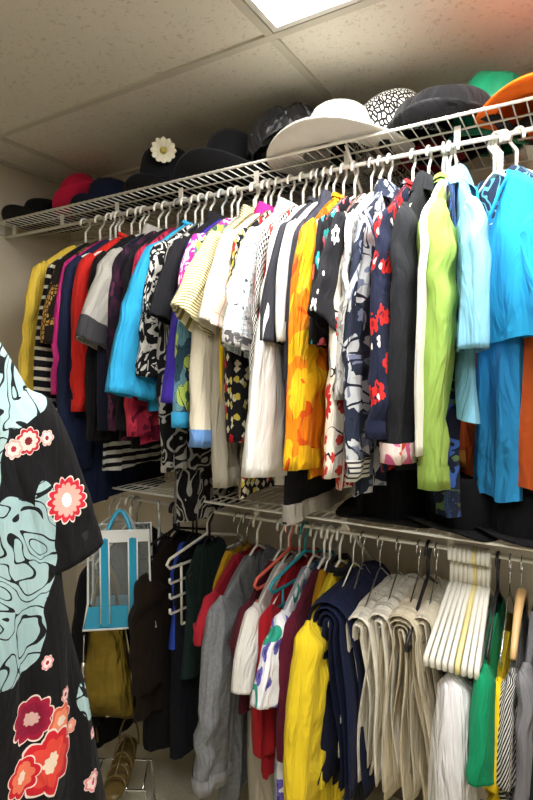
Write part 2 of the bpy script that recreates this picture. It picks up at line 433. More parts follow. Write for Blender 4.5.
SEED = [0]
def garment(name, cat, label, px, z1, mat, sl=None, slz=None, w=.2, hem=.23, t=.02, a=(.075, .055), b=(.024, .022), spread=.03, rot=0.0,
            smat=None, cuff=None, collar=None, cmat=None, hang='white', hstyle='tube', hl=None, rod=0, bm='torso', vfront=.02, buttons=None,
            hemband=None, x=None, ybase=RY, fold=.007, neck=.06, chest=.94, fwd=0.0, wr=1.0, slope=.095, hemwave=.006, dz=0.0, vside=1, scarf=None):
    """px: picture column of the front sleeve (or body edge); z1: picture row of the hem; slz: picture row of the sleeve end"""
    SEED[0] += 1; sd = SEED[0]; rz = URZ if rod == 0 else LRZ
    yf = ybase - w - (.02 + spread * .5 if sl else 0)
    row = slz if slz else z1
    mid = ((240 if rod == 0 else 600) + row) / 2
    if x is None: x = atY(px, mid, yf).x - fwd * .5
    ztop = rz - .102 + dz
    f_ = 1.2 if px < 150 else (.8 if 250 < px < 395 else 1.0)
    if rod == 0: t *= .75 * f_; b = (b[0] * .85 * f_, b[1] * .85 * f_)
    root = empty(name, (x, ybase, ztop), R(rot), label, cat)
    L = ztop - (CAM.z + (atY(px, z1, yf + .05).z - CAM.z))
    L = max(.25, L)
    body(root, bm, mat, w, hem, t, L, 0, neck, vfront, .012, fold, .085 + .02 * math.sin(sd), sd * 1.7, sd, slope=slope, chest=chest, hemwave=hemwave, vside=vside)
    if sl:
        zs = .055 + a[0] * .75; ze = ztop - atY(px, slz, yf - spread * .5).z; ln = max(.1, ze - zs)
        for sg in (-1, 1): sleeve(root, smat or mat, sg, w, zs, ln, a[0], a[1], b[0], b[1], spread, sd + sg, cuff, fwd=fwd if sg < 0 else 0, wr=wr)
    if vfront > .05:
        P = [(vside * (.013 + .016 * ss((.13 - abs(q) * .02) * 6)) * (1 if abs(q) < 5 else .6), q / 6 * neck, -.002 - vfront * (1 - abs(q) / 6)) for q in range(-6, 7)]
        bb = MB(); bb.tube(P, .0045, 8); bb.build('neckband', mat, root)
    if collar: ring_collar(root, cmat or mat, collar, sd)
    if hemband:
        h, hm = hemband; o = body(root, 'hem_band', hm, hem, hem, t + .004, L + .004, L - h, .001, 0, 0, fold, .085 + .02 * math.sin(sd), sd * 1.7, sd, rows=4, slope=0, chest=1, hemwave=hemwave, ramp=1e-6)
    if buttons:
        nb, bmcol = buttons
        for i in range(nb):
            bb = MB(); bb.lathe([(.0001, .002), (.0055, .002), (.006, 0), (.0055, -.002), (.0001, -.002)], 10)
            o = bb.build('button', plainmat('button_' + bmcol.strip('#'), bmcol, .3), root); o.rotation_euler = (0, R(90), 0)
            o.location = (t + .008, -.005, -.1 - i * (L - .15) / nb)
    if hang:
        hanger(x, rz, hang, hl or ('%s %s hanger holding the %s' % (hang, {'tube': 'plastic', 'wire': 'wire', 'wood': 'wooden'}[hstyle], label.split('|')[-1])), R(rot), hstyle, w - .015, ybase)
    if '|' in label: root['label'] = label.replace('|', '')
    return root

# label text after | is the short name reused for the hanger
blk = cloth('black_cloth', '#141317'); navy = cloth('navy_cloth', '#1b2440'); white = cloth('white_cloth', '#d6d4cd'); cream = cloth('cream_cloth', '#e6dfcd')
char = cloth('charcoal_cloth', '#33343b'); red = cloth('red_cloth', '#c3231f')

G = garment
# ---- upper row, left to right
G('blouse', 'blouse', '|yellow long-sleeved blouse at the left end of upper rail', 31, 470, cloth('soft_yellow', '#e2c24a', tex=.6, fold=.5), 1, 425, spread=.06, t=.018, a=(.08, .05), collar='rib')
G('knit_top', 'top', 'black top with |white zigzag yoke and striped sleeves', 47, 450, cloth('black_zigzag', '#131318', [('sw', '#e4e2dc', 4, 4, .12)]), 1, 425, smat=cloth('black_white_stripe', '#131318', [('hs', '#cfcab9', .034, .32)]), spread=.05)
G('blouse', 'blouse', '|gold and black leopard print blouse', 57, 345, cloth('gold_leopard', '#191310', [('bl', '#a07a34', 12, .5), ('cell', '#191310', 60, .12)]), 1, 345, spread=.05, a=(.07, .06))
G('blouse', 'blouse', '|hot pink satin blouse beside navy dress', 64, 395, cloth('hot_pink_satin', '#c2257c', rough=.4, fold=.5), 1, 395, spread=.04)
G('dress', 'dress', '|long navy blue dress beside the red cardigan', 71, 500, navy, 1, 470, spread=.02, a=(.08, .07), b=(.03, .03))
G('cardigan', 'cardigan', '|plain bright red long-sleeved cardigan', 83, 400, cloth('bright_red_wool', '#d02a24', fold=.5), 1, 411, spread=.02, a=(.08, .05), b=(.03, .024), cuff=(.035, cloth('bright_red_wool', ''), 1.12), collar='band')
G('jacket', 'jacket', '|plain black jacket beside the red cardigan', 97, 440, blk, 1, 440, spread=.02)
G('shirt', 'shirt', '|grey checked short-sleeved shirt with dark trim', 101, 400, cloth('fine_grey_check', '#b8b5ad', [('chk', '#8d8a84', .006)]), 1, 345, spread=.10, a=(.08, .075), b=(.024, .024), cuff=(.06, cloth('dark_grey_trim', '#3b3a3d'), 1.04), collar='fold')
G('top', 'top', '|deep navy-black top beside grey check shirt', 110, 430, cloth('ink_cloth', '#15172a'), 1, 430)
G('dress', 'dress', '|plum floral printed black dress', 119, 440, cloth('plum_floral', '#1a1420', [('sb', '#4d2440', 14, .48), ('fl', '#5e2f4b', 14, .03, 5, .5, '#2e1626')]), 1, 430, spread=.02, b=(.03, .026), collar='rib')
G('top', 'top', 'black and white |wide-striped top hanging lowest over the shelf', 106, 466, cloth('wide_stripe', '#101014', [('hs', '#d8d8d2', .028, .5)]), None, None, w=.17, hem=.2)
G('shirt', 'shirt', '|black shirt on a dark grey hanger', 130, 445, cloth('black_crepe', '#17151b'), 1, 430, hang='grey')
G('blouse', 'blouse', '|crimson and coral printed blouse', 138, 440, cloth('crimson_print', '#b02a48', [('bl', '#c93a50', 14, .52), ('bl', '#6a1230', 18, .55, 3)]), 1, 436, spread=.03, collar='rib', b=(.022, .022))
G('blouse', 'blouse', '|sky blue blouse with wide flared sleeves', 140, 410, cloth('sky_blue', '#2fa0d2', tex=.5, fold=.45), 1, 398, spread=.10, a=(.075, .105), b=(.022, .03), collar='band')
bw = cloth('black_white_scroll', '#e2e0d8', [('sw', '#141416', 13, 5, .5), ('sw', '#141416', 26, 3, .22, 4)])
G('blouse', 'blouse', '|black and white scroll print blouse', 153, 380, bw, 1, 378, spread=.05, a=(.075, .07), wr=.8)
G('dress', 'dress', 'long |dark zebra print dress hanging lower than the shelf', 170, 520, cloth('dark_zebra', '#a9a7a2', [('sw', '#121214', 11, 6, .62)]), 1, 470, w=.19, hem=.2, a=(.07, .06), spread=.0)
G('jacket', 'jacket', '|black short-sleeved jacket over zebra dress', 173, 330, cloth('dull_black', '#1b1b20'), 1, 322, spread=.06, a=(.085, .085), collar='fold', hang='clear')
G('top', 'top', '|violet blue long-sleeved top', 180, 410, cloth('violet_blue', '#3b2a96', fold=.5), 1, 405, spread=.09, a=(.07, .05))
G('blouse', 'blouse', '|hot pink and white floral blouse', 193, 300, cloth('pink_white_floral', '#d7359a', [('sw', '#f2e6ee', 20, 4, .45)]), 1, 290, spread=.03, a=(.07, .07), b=(.02, .02), collar='rib')
G('blouse', 'blouse', '|teal paisley blouse with lime patches', 191, 440, cloth('teal_paisley', '#5d8796', [('bl', '#2f4a5c', 10, .5), ('fl', '#a9bf5c', 9, .05, 3, .5, '#3c5a44'), ('sw', '#22323e', 12, 4, .08)]), 1, 428, spread=.05, a=(.075, .075), cuff=(.03, cloth('bright_teal', '#3a9fd0'), 1.05))
G('shirt', 'shirt', '|khaki and white fine striped short-sleeved shirt', 201, 335, cloth('khaki_stripe', '#e3dcb6', [('ds', '#7d7440', .0085, .42, .35)]), 1, 322, spread=.13, a=(.09, .085), b=(.022, .028), collar='fold', wr=.6)
G('sweater', 'sweater', '|taupe sweater with loose sleeves', 224, 486, cloth('taupe_knit', '#a39c8c'), 1, 486, spread=.02)
G('sweater', 'sweater', 'cream |long-sleeved sweater with pale blue cuffs', 206, 452, cloth('ivory_knit', '#ddd5c0', fold=.4), 1, 448, spread=.07, a=(.08, .06), b=(.028, .03), cuff=(.035, cloth('cornflower_rib', '#6f9bd6'), 1.03), collar='rib')
G('cardigan', 'cardigan', '|mustard yellow cardigan between white and speckled garments', 225, 420, cloth('mustard', '#d9b21f', fold=.5), 1, 425, spread=.0, b=(.022, .022))
G('shirt', 'shirt', '|cream short-sleeved shirt with thin pink plaid', 222, 340, cloth('pink_plaid', '#efe7d6', [('vs', '#d9a9a0', .05, .06), ('hs', '#d9b98e', .05, .06)]), 1, 330, spread=.09, a=(.09, .085), b=(.022, .026), collar='fold', cmat=cloth('magenta', '#c92a86'), wr=.6)
G('dress', 'dress', 'black |dress with tiny yellow and red flowers', 240, 492, cloth('tiny_floral', '#17161a', [('fl', '#d8cfae', 42, .010, 4, .55, None), ('fl', '#c7b44a', 34, .010, 3, .35, None, 5), ('fl', '#b2202a', 22, .015, 5, .22, None, 9)]), 1, 440, spread=.0, a=(.08, .07), b=(.028, .026))
G('shirt', 'shirt', '|pale blue speckled short-sleeved shirt', 245, 380, cloth('pale_speckle', '#bccbd0', [('bl', '#eef1ef', 110, .5), ('bl', '#43505e', 95, .63, 4)]), 1, 352, spread=.08, a=(.09, .08), b=(.026, .026), collar='fold', cuff=(.035, cloth('grey_tweed_cuff', '#4b4a4c', [('bl', '#a5a39d', 60, .52)]), 1.04))
G('blouse', 'blouse', '|red black and white houndstooth blouse', 262, 385, cloth('hounds', '#e8e4dd', [('chk', '#1e1c1f', .018), ('vs', '#c23a34', .09, .16)]), 1, 382, spread=.04, a=(.08, .06), b=(.018, .02))
G('sweater', 'sweater', '|plain white long-sleeved sweater with broad sleeve', 269, 485, cloth('bright_white', '#e0dfda', tex=.4, fold=.3), 1, 478, spread=.09, a=(.08, .10), b=(.026, .036), collar='rib', wr=.6)
G('shirt', 'shirt', '|charcoal short-sleeved shirt beside white strip', 279, 350, char, 1, 345, spread=.05, a=(.085, .08), b=(.02, .022), collar='band')
G('shirt', 'shirt', '|white short-sleeved shirt between two dark garments', 288, 350, white, 1, 343, spread=.03, a=(.08, .07), b=(.018, .02))
G('skirt', 'skirt', 'black |skirt with pale grey hem band above lower shelf', 296, 512, blk, None, None, w=.16, hem=.22, t=.035, hemband=(.045, cloth('ash_band', '#b3afa6')), hang='black')
G('jacket', 'jacket', '|slate grey knit jacket with dark collar', 297, 450, cloth('slate_knit', '#393a46', fold=.45), 1, 446, spread=.02, a=(.085, .055), b=(.024, .022), collar='fold', cuff=(.025, cloth('white_frill', '#d9d7d2'), 1.12))
G('blouse', 'blouse', '|orange and yellow print silk blouse', 304, 478, cloth('orange_silk', '#f0880f', [('bl', '#f6c01a', 7, .5), ('bl', '#e2590d', 9, .6, 3)], rough=.55, fold=.7), 1, 470, spread=.06, a=(.10, .085), b=(.03, .03), collar='band')
G('blouse', 'blouse', 'black blouse with |pink and teal flowers', 320, 350, cloth('multi_floral', '#17161c', [('fl', '#ef6f7d', 17, .024, 5, .6, '#f6d25a'), ('fl', '#36b3b3', 17, .022, 4, .6, '#ffffff', 6)]), 1, 345, spread=.02, a=(.08, .07), b=(.016, .018))
G('shirt', 'shirt', 'black |short-sleeved shirt with white flower on sleeve', 331, 345, cloth('black_white_dots', '#1d1d22'), 1, 326, spread=.10, a=(.09, .09), b=(.02, .024), wr=.5,
  smat=cloth('black_sleeve_print', '#1d1d22', [('fl', '#f0efec', 9, .027, 6, .45, '#1d1d22', 2), ('fl', '#f0efec', 24, .008, 2, .18, None, 7)]), hang='black')
G('tunic', 'tunic', 'cream |tunic with red mandala flowers and blue patch', 336, 485, cloth('mandala', '#ece3d4', [('sw', '#2b2b33', 7, 3, .05), ('fl', '#c42f2a', 9.5, .048, 14, .55, '#ece3d4', 3), ('fl', '#7fb2cc', 8, .03, 3, .25, '#2b3a48', 8), ('fl', '#c93a34', 26, .014, 5, .4, None, 12)]), 1, 478, spread=.04, a=(.08, .055), b=(.022, .022), wr=.7)
G('blouse', 'blouse', '|pale grey lace blouse next to abstract print shirt', 347, 420, cloth('grey_lace', '#c9c8c4', [('sw', '#8c8b88', 24, 3, .3)]), 1, 400, spread=.03, b=(.016, .018))
G('shirt', 'shirt', '|navy grey and white abstract print shirt', 357, 492, cloth('abstract_print', '#c6c9cc', [('bl', '#2a3144', 13, .5), ('bl', '#77809a', 15, .6, 4), ('sw', '#1f2534', 8, 5, .15)]), 1, 480, spread=.03, a=(.08, .06), b=(.024, .024), collar='fold', cuff=(.03, cloth('striped_cuff', '#d8d6cf', [('hs', '#33343c', .012, .4)]), 1.06))
G('blouse', 'blouse', 'navy |blouse covered in red poppies', 383, 470, cloth('poppy_navy', '#1c2138', [('fl', '#d32a27', 16, .026, 5, .7, '#8c1518'), ('bl', '#1c2138', 45, .6), ('fl', '#efe7dc', 26, .008, 3, .2, None, .012)], fold=.45), 1, 438, spread=.03, a=(.09, .075), b=(.034, .034), collar='band', cuff=(.02, cloth('navy_hem', '#222842'), 1.03))
G('jacket', 'jacket', '|black tuxedo jacket with cream satin lapel', 401, 470, cloth('tux_black', '#202226', fold=.4), 1, 462, spread=.02, a=(.085, .065), b=(.036, .034), collar='fold', cuff=(.045, cloth('pink_floral_cuff', '#f0dcd6', [('bl', '#e06a9a', 12, .52), ('bl', '#d9502a', 14, .6, 4)], rough=.5), 1.1))
G('blouse', 'blouse', '|cream satin blouse tucked right of the tuxedo jacket', 425, 430, cloth('cream_satin', '#e9e8dc', rough=.4, fold=.3), 1, 452, spread=.0, a=(.09, .08), b=(.014, .012), w=.2, wr=.4)
def XR(px): return atY(px, 190, RY).x
G('scarf', 'scarf', '|dark blue leafy print scarf behind the lime cardigan', 458, 512, cloth('blue_leaf', '#1b2238', [('bl', '#3b62b0', 22, .55), ('bl', '#59754a', 26, .62, 4)]), None, None, w=.13, hem=.15, t=.03, hang='clear', x=XR(447), rot=20)
G('cardigan', 'cardigan', '|lime green long-sleeved cardigan', 447, 425, cloth('lime_knit', '#94b455', tex=.5, fold=.4), 1, 490, spread=.02, a=(.085, .05), b=(.05, .034), collar='band', cuff=(.04, cloth('lime_knit', ''), 1.06), buttons=(6, '#22261c'), w=.19, x=XR(443), rot=10)
G('shirt', 'shirt', '|pale blue short-sleeved shirt beside lime cardigan', 473, 420, cloth('powder_blue', '#7fbad6', tex=.5, fold=.4), 1, 350, spread=.03, a=(.085, .085), b=(.03, .034), w=.18, collar='fold', x=XR(456), rot=22)
# turquoise v-neck turned towards the viewer
G('tee_shirt', 't-shirt', '|turquoise v-neck tee turned to face the room', 511, 336, cloth('turquoise', '#2ba4d2', tex=.4, fold=.35), 1, 325, w=.19, hem=.2, t=.024, a=(.08, .075), b=(.022, .03), spread=.05, rot=46, vfront=.13, neck=.065, x=XR(494), chest=.97, vside=-1)
G('blouse', 'blouse', '|navy and teal scribble print blouse behind turquoise tee', 489, 300, cloth('scribble', '#24324a', [('sw', '#5fa5b8', 14, 6, .3)]), None, None, t=.01, w=.17, x=XR(498), rot=47, dz=.012)
G('shirt', 'shirt', '|medium blue fleece shirt under the turquoise tee', 504, 500, cloth('fleece_blue', '#2a86bd', fold=.6), None, None, w=.085, hem=.082, t=.03, fold=.010, x=XR(501), rot=47, dz=-.02)
G('jacket', 'jacket', '|burnt orange suede jacket at the right end', 536, 500, cloth('burnt_orange', '#b5501f', fold=.45), 1, 500, spread=.03, a=(.085, .07), b=(.03, .03), w=.19, cuff=(.05, cloth('tan_suede', '#c9802f'), 1.05), x=XR(516), rot=48, dz=-.02)
G('sweater', 'sweater', '|orange sweater cut off by the right edge', 560, 480, cloth('pumpkin', '#c65f24'), 1, 470, spread=.03, a=(.085, .075), b=(.03, .03), w=.19, x=XR(556), rot=48)

# ---- lower row
def U_drape(name, cat, label, px, pybot, mat, layers=3, hw=.15, rod=1, gap=.012, th=.007, seed=0, taper=.8, dz=0.0, part='leg', hang='steel', hl=None, short=.05):
    SEED[0] += 1; sd = SEED[0]; yf = RY - hw; x = atY(px, (620 + pybot) / 2, yf).x; zt = LRZ - .185 + dz
    root = empty(name, (x, RY, zt), 0, label.replace('|', ''), cat)
    zb = zt - atY(px, pybot, yf).z
    for l in range(layers):
        g = gap * (l + .5) ; top = gap * l
        for side in (-1, 1):
            L = zb - short * ((l * 7 + sd + (side > 0) * 3) % 4) / 3
            P = [Vector((0, 0, top))] + [Vector((side * g * math.sin(R(q)), 0, top - g + g * math.cos(R(q)))) for q in (30, 60, 90)]
            m = 14
            for i in range(1, m + 1):
                s = i / m; P.append(Vector((side * (g + .012 * s * (l + 1)) + .006 * math.sin(s * 6 + l + sd), 0, top - g - s * L)))
            rings = []; U = []; tot = 0
            for i, p in enumerate(P):
                tg = (P[min(i + 1, len(P) - 1)] - P[max(i - 1, 0)]).normalized(); nx = Vector((-tg.z, 0, tg.x))
                if i: tot += (P[i] - P[i - 1]).length
                h = hw * (1 - (1 - taper) * min(1, tot / L)); q = []; K = 20
                for k in range(K):
                    a = 2 * PI * k / K; y = h * (abs(math.cos(a)) ** .6) * (1 if math.cos(a) > 0 else -1)
                    y -= .03 * math.sin(l * 2.1 + sd + side) * min(1, tot * 3)
                    o_ = th * math.sin(a) * (1 + .3 * math.sin(y * 60 + l)); v = p + nx * o_; v.y += y
                    v.x += .006 * math.sin(y * 30 + sd + l + tot * 5) * min(1, tot * 5)
                    q.append(v); U.append((y + l + sd, -tot))
                rings.append(q)
            b = MB(); b.loft(rings, True, True, U); b.build(part, mat, root)
    if hang: hanger(x, LRZ, hang, hl or '%s hanger under the %s' % (hang, label.split('|')[-1]), 0, 'wire', hw - .01, RY)
    return root

lw = dict(rod=1)
G('trousers', 'trousers', '|black trousers hanging behind the see-through tote', 150, 735, cloth('black_twill', '#101014'), None, None, w=.13, hem=.14, t=.05, hang='black', bm='leg', **lw)
G('trousers', 'trousers', '|midnight navy trousers left of tiered white hanger', 175, 742, cloth('midnight_twill', '#11131d'), None, None, w=.12, hem=.14, t=.045, hang='black', bm='leg', **lw)
G('camisole', 'top', 'small |royal blue camisole among black trousers', 171, 640, cloth('royal_blue', '#2f4fc0', rough=.5), None, None, w=.12, hem=.13, t=.02, hang='black', **lw)
G('camisole', 'top', 'dark |bottle green top below tiered hanger', 186, 668, cloth('bottle_green', '#1c2e2b'), None, None, w=.13, hem=.15, t=.02, hang='black', **lw)
G('shirt', 'shirt', '|crimson shirt behind tiered white hanger', 205, 650, cloth('crimson', '#9c1c2c'), 1, 640, spread=.02, hang='steel', hstyle='wire', **lw)
G('top', 'top', '|golden yellow strappy top beside grey sweatshirt', 213, 600, cloth('golden', '#cf9f1c'), None, None, w=.14, hem=.15, t=.02, hang='steel', hstyle='wire', **lw)
G('sweatshirt', 'sweatshirt', '|heather grey sweatshirt with long sleeves', 213, 800, cloth('heather_grey', '#7d8084', [('bl', '#74777c', 90, .5)], fold=.4), 1, 788, spread=.05, a=(.085, .07), b=(.034, .034), cuff=(.03, cloth('heather_rib', '#888a8d'), 1.05), **lw)
G('sweater', 'sweater', '|dark maroon sweater right of grey sweatshirt', 243, 700, cloth('maroon_knit', '#4d1522'), 1, 640, spread=.0, b=(.03, .03), **lw)
G('trousers', 'trousers', '|beige trousers beneath the white tee sleeve', 252, 810, cloth('beige_twill', '#b5ad9c'), None, None, w=.17, hem=.16, t=.035, bm='leg', hang='grey', **lw)
G('tee_shirt', 't-shirt', '|plain white tee in lower row', 248, 700, cloth('tee_white', '#dcdad4', fold=.45), 1, 690, spread=.04, a=(.08, .07), b=(.03, .032), **lw)
G('sweater', 'sweater', '|cherry red sweater behind coral tiered hanger', 265, 760, cloth('cherry', '#a31a24'), 1, 750, spread=.0, b=(.024, .024), w=.19, **lw)
G('blouse', 'blouse', 'white |blouse with violet flowers and green scrolls', 273, 790, cloth('violet_flowers', '#e3e4ea', [('fl', '#6a62bd', 19, .022, 3, .6, '#3b3a86'), ('sw', '#2d9c86', 5, 2, .08)], fold=.45), 1, 708, spread=.06, a=(.085, .08), b=(.028, .03), **lw)
G('dress', 'dress', '|wine coloured dress left of yellow shirt', 288, 765, cloth('wine', '#551428'), 1, 755, spread=.02, b=(.024, .026), **lw)
G('shirt', 'shirt', '|bright yellow long-sleeved shirt in lower row', 304, 830, cloth('bright_yellow', '#eed02a', tex=.5, fold=.45), 1, 800, spread=.03, a=(.10, .085), b=(.036, .036), collar='band', cmat=blk, **lw)
G('shirt', 'shirt', '|mustard shirt just behind the bright yellow one', 312, 820, cloth('ochre', '#b8860f'), None, None, w=.12, **lw)
U_drape('trousers', 'trousers', '|dark navy trousers folded over hanger', 326, 800, cloth('navy_wool', '#161d3a'), 4, .19, taper=.95, hang='white', gap=.016, th=.009)
U_drape('trousers', 'trousers', '|black trousers pressed against cream ones', 343, 815, cloth('black_wool', '#121218'), 2, .14)
cw = cloth('cream_wool', '#e4dfd0', fold=.5)
U_drape('trousers', 'trousers', '|cream trousers folded in layers beside navy ones', 356, 790, cw, 2, .18, gap=.022, th=.01)
U_drape('trousers', 'trousers', '|off-white trousers folded in middle of lower row', 377, 790, cloth('offwhite_wool', '#dbd6c8', fold=.5), 2, .17, gap=.018, th=.01, dz=.02)
U_drape('trousers', 'trousers', '|beige khaki trousers with stacked folds', 399, 815, cloth('khaki_wool', '#d3c8ae', fold=.5), 4, .17, gap=.012, dz=.01)
U_drape('trousers', 'trousers', '|pale sand trousers left of hanger bunch', 420, 815, cloth('sand_wool', '#cfc7b2', fold=.5), 2, .15, gap=.016, dz=.03)
G('shirt', 'shirt', '|plain white linen shirt below the bunch of hangers', 456, 830, cloth('linen_white', '#dcdbdd', fold=.6), 1, 800, w=.17, spread=.0, a=(.085, .11), b=(.04, .05), dz=-.05, **lw)
G('shirt', 'shirt', '|emerald green shirt beside the white linen shirt', 483, 770, cloth('emerald', '#0f8a5c', fold=.5), 1, 775, w=.17, spread=.03, a=(.09, .075), b=(.026, .026), hang='black', dz=-.02, **lw)
G('shirt', 'shirt', '|lemon yellow shirt next to green one', 497, 790, cloth('lemon', '#e2c21d', fold=.5), 1, 785, w=.17, spread=.02, a=(.06, .05), b=(.018, .02), hang='steel', hstyle='wire', dz=-.06, **lw)
G('blouse', 'blouse', 'black and white |zigzag striped blouse on the wooden hanger', 510, 780, cloth('zigzag', '#17171b', [('ds', '#cfcdc8', .012, .45, 1.2)], fold=.6), 1, 780, w=.17, spread=.02, a=(.06, .06), b=(.02, .022), hang='wood', hstyle='wood', dz=-.03, **lw)
G('sweater', 'sweater', '|mid grey sweater right of zigzag blouse', 526, 830, cloth('mid_grey', '#77767a'), 1, 830, w=.17, spread=.02, b=(.024, .024), hang='steel', hstyle='wire', **lw)
G('coat', 'coat', '|black coat at the lower right corner', 545, 840, cloth('coat_black', '#14151a'), 1, 830, w=.17, spread=.02, b=(.04, .04), **lw)

# bunch of empty white hangers on the lower rod
for i in range(9):
    p = atY(452 + i * 4.6, 560, RY)
    hanger(p.x, LRZ, 'white' if i != 5 else 'yellow', 'empty white plastic hanger in the tight bunch on lower rod' if i != 5 else 'single yellowed empty hanger inside the white bunch', R(-4 + i * .8), 'tube', .21, RY, 'bunched empty white hangers' if i != 5 else None, wr=.0062, drop=.12)
p = atY(428, 560, RY); hanger(p.x, LRZ, 'black', 'empty black plastic hanger left of the white hanger bunch', 0, 'tube', .2, wr=.005)
for i, px in enumerate((98, 105, 118)):
    p = atY(px + 12, 520, RY); hanger(p.x, LRZ, 'white', ['empty white hanger closest to the kimono, lower rod', 'second empty white hanger from kimono, lower rod', 'empty white hanger just left of the tote'][i], R(-12 + 9 * i), 'tube', .19)

# tiered trouser hangers
def tiered(px, py, col, label, n=5, rot=-8, w=.17, step=.05, yoff=0):
    p = atY(px, py, RY); t = empty('tiered_hanger', (p.x, RY, LRZ), R(rot), label, 'hanger'); m = hmat(col)
    b = MB(); b.tube(hook_path(0), .0036, 8); b.build('hook', m, t)
    b = MB(); b.tube([(0, 0, -.078), (0, -.02, -.085), (0, -w, -.125), (0, -w - .012, -.14), (0, -w, -.155), (0, 0, -.155), (0, w, -.155), (0, w + .012, -.14), (0, w, -.125), (0, .02, -.085)], .0048, 8, True); b.build('frame', m, t)
    b = MB(); b.tube([(0, -w + .05, -.15), (0, -w + .05, -.155 - step * (n - 1))], .0042, 8); b.build('upright', m, t)
    for i in range(1, n):
        z = -.155 - step * i
        b = MB(); b.tube([(0, -w, z + .018), (0, -w, z + .004), (0, -w + .004, z), (0, w, z)] if i < n - 1 else [(0, -w + .05, z), (0, w, z)], .0042, 8); b.build('bar', m, t)
    return t
tiered(207, 510, 'white', 'empty white tiered trouser hanger with five bars in lower row')
tiered(290, 510, 'coral', 'coral red tiered hanger beside the white tee', rot=-6)
tiered(305, 510, 'teal', 'teal tiered hanger beside the coral one', n=3, rot=-6)
tiered(176, 520, 'black', 'black tiered hanger with white tips behind tote', rot=-6)

# ------------------------------------------------------------------ tote, gold bag, sandals
t0 = atY(121, 570, 1.30)
t = empty('tote_bag', (t0.x, 1.30, .55), R(38), 'see-through tote with turquoise trim and white handles on lower rod', 'bag')
zb = .47; zt = .79
bl = plainmat('turquoise_vinyl', '#2a9cc4', .3); wp = plainmat('white_piping', '#dfe3e2', .4)
n = N('clear_vinyl'); n.b.inputs['Base Color'].default_value = lin('#ccd6d6'); n.b.inputs['Roughness'].default_value = .15; n.b.inputs['Alpha'].default_value = .10
for yy, nm in ((-.04, 'front'), (.04, 'back')):
    b = MB(); b.box((0, yy, (zb + zt) / 2 - .55), (.19, .002, zt - zb)); b.build('clear_panel', n.m, t, False)
b = MB()
for yy in (-.043, .043):
    V = [(-.115, yy, zb - .56), (.115, yy, zb - .56), (.10, yy, zb - .56 + .075), (-.10, yy, zb - .56 + .075)]
    V2 = [(v[0], v[1] + .004, v[2]) for v in V]; b.add(V + V2, [(0, 1, 2, 3), (7, 6, 5, 4), (0, 4, 5, 1), (1, 5, 6, 2), (2, 6, 7, 3), (3, 7, 4, 0)])
b.box((0, 0, zb - .557), (.22, .09, .006)); b.build('base', bl, t, False)
for x in (-.045, .045):
    b = MB(); b.box((x, -.046, .075 - .01), (.026, .004, .29)); s_ = b.build('strap', bl, t, False)
    b = MB(); [b.tube([(x + q, -.049, -.07), (x + q, -.049, .21)], .0025, 6) for q in (-.014, .014)]; b.build('piping', wp, s_)
b = MB()
for yy in (-.044, .044):
    b.tube([(-.118, yy, -.09), (-.1, yy, .0), (-.096, yy, .235), (.096, yy, .235), (.1, yy, 0), (.118, yy, -.09)], .004, 8, True)
b.build('piping', wp, t)
b = MB(); b.box((0, -.045, .215), (.19, .004, .035)); b.build('top_band', wp, t, False)
for yy in (-.045, .045):
    b = MB(); P = []
    for i in range(17):
        a = PI * i / 16; P.append((-.045 * math.cos(a) * (1 - .35 * math.sin(a)), yy * (1 - .9 * math.sin(a)), .20 + .09 * math.sin(a)))
    b.tube(P, .0075, 8); b.build('handle', wp if yy > 0 else bl, t)
hanger(t0.x, LRZ, 'clear', 'clear plastic hanger carrying the see-through tote', R(38), 'tube', .09, 1.49)
t.location.z = .745

gp = atY(108, 670, 1.30)
gm_ = cloth('gold_vinyl', '#8f7a2c', [('sb', '#6d5c1e', 9, .5)], rough=.28, tex=.3, fold=.9, spec=.6, metal=.75)
t = empty('handbag', (gp.x, 1.30, .52), R(32), 'shiny gold slouchy handbag hanging below the see-through tote', 'bag')
b = MB(); rings = []
for i in range(15):
    s = i / 14; z = .16 - .36 * s; hw = .055 + .045 * ss(s * 1.2); th = .012 + .035 * math.sin(PI * min(1, s * .55 + .08)); q = []
    if i == 14: hw *= .92; th *= .6
    for k in range(28):
        a = 2 * PI * k / 28; ca, sa = math.cos(a), math.sin(a)
        v = Vector((hw * (abs(ca) ** .55) * (1 if ca > 0 else -1), th * (abs(sa) ** .7) * (1 if sa > 0 else -1), z - .012 * ca * s))
        v += Vector((0, .008 * mnoise.noise(v * 16), 0)); q.append(v)
    rings.append(q)
b.loft(rings, True, True, [(k * .01, -i * .025) for i in range(15) for k in range(28)]); bg = b.build('bag_body', gm_, t)
b = MB(); b.tube([(.062, -.02, .14), (.085, -.03, 0), (.088, -.028, -.1), (.078, -.02, -.18), (0, -.03, -.195)], .0022, 6); b.build('seam', plainmat('pale_stitch', '#d8cf9f', .5), t)
b = MB()
for yy in (-.012, .012):
    b.tube([(-.045, yy, .15), (-.03, yy, .26), (0, yy * .3, .34), (.03, yy, .26), (.045, yy, .15)], .005, 8)
b.build('handle', gm_, t)
b = MB(); b.tube([(-.07, -.03, .09), (-.073, -.034, .0), (-.072, -.036, -.07)], .0028, 6); b.tube([(-.072, -.038, -.0), (-.072, -.04, -.085)], .0055, 8); b.build('zip_pull', hmat('steel'), t)
n_ = N('x'); bpy.data.materials.remove(n_.m)
bp = atY(128, 680, 1.40)
G('jacket', 'jacket', '|dark brown suede jacket behind gold handbag', 142, 705, cloth('brown_suede', '#1d140d'), 1, 690, w=.17, spread=.0, b=(.03, .03), hang='black', rod=1)
G('dress', 'dress', '|dim black dress between kimono and gold handbag', 84, 740, cloth('dim_black', '#100f12'), 1, 730, w=.2, spread=.02, b=(.03, .03), hang='white', rod=1)
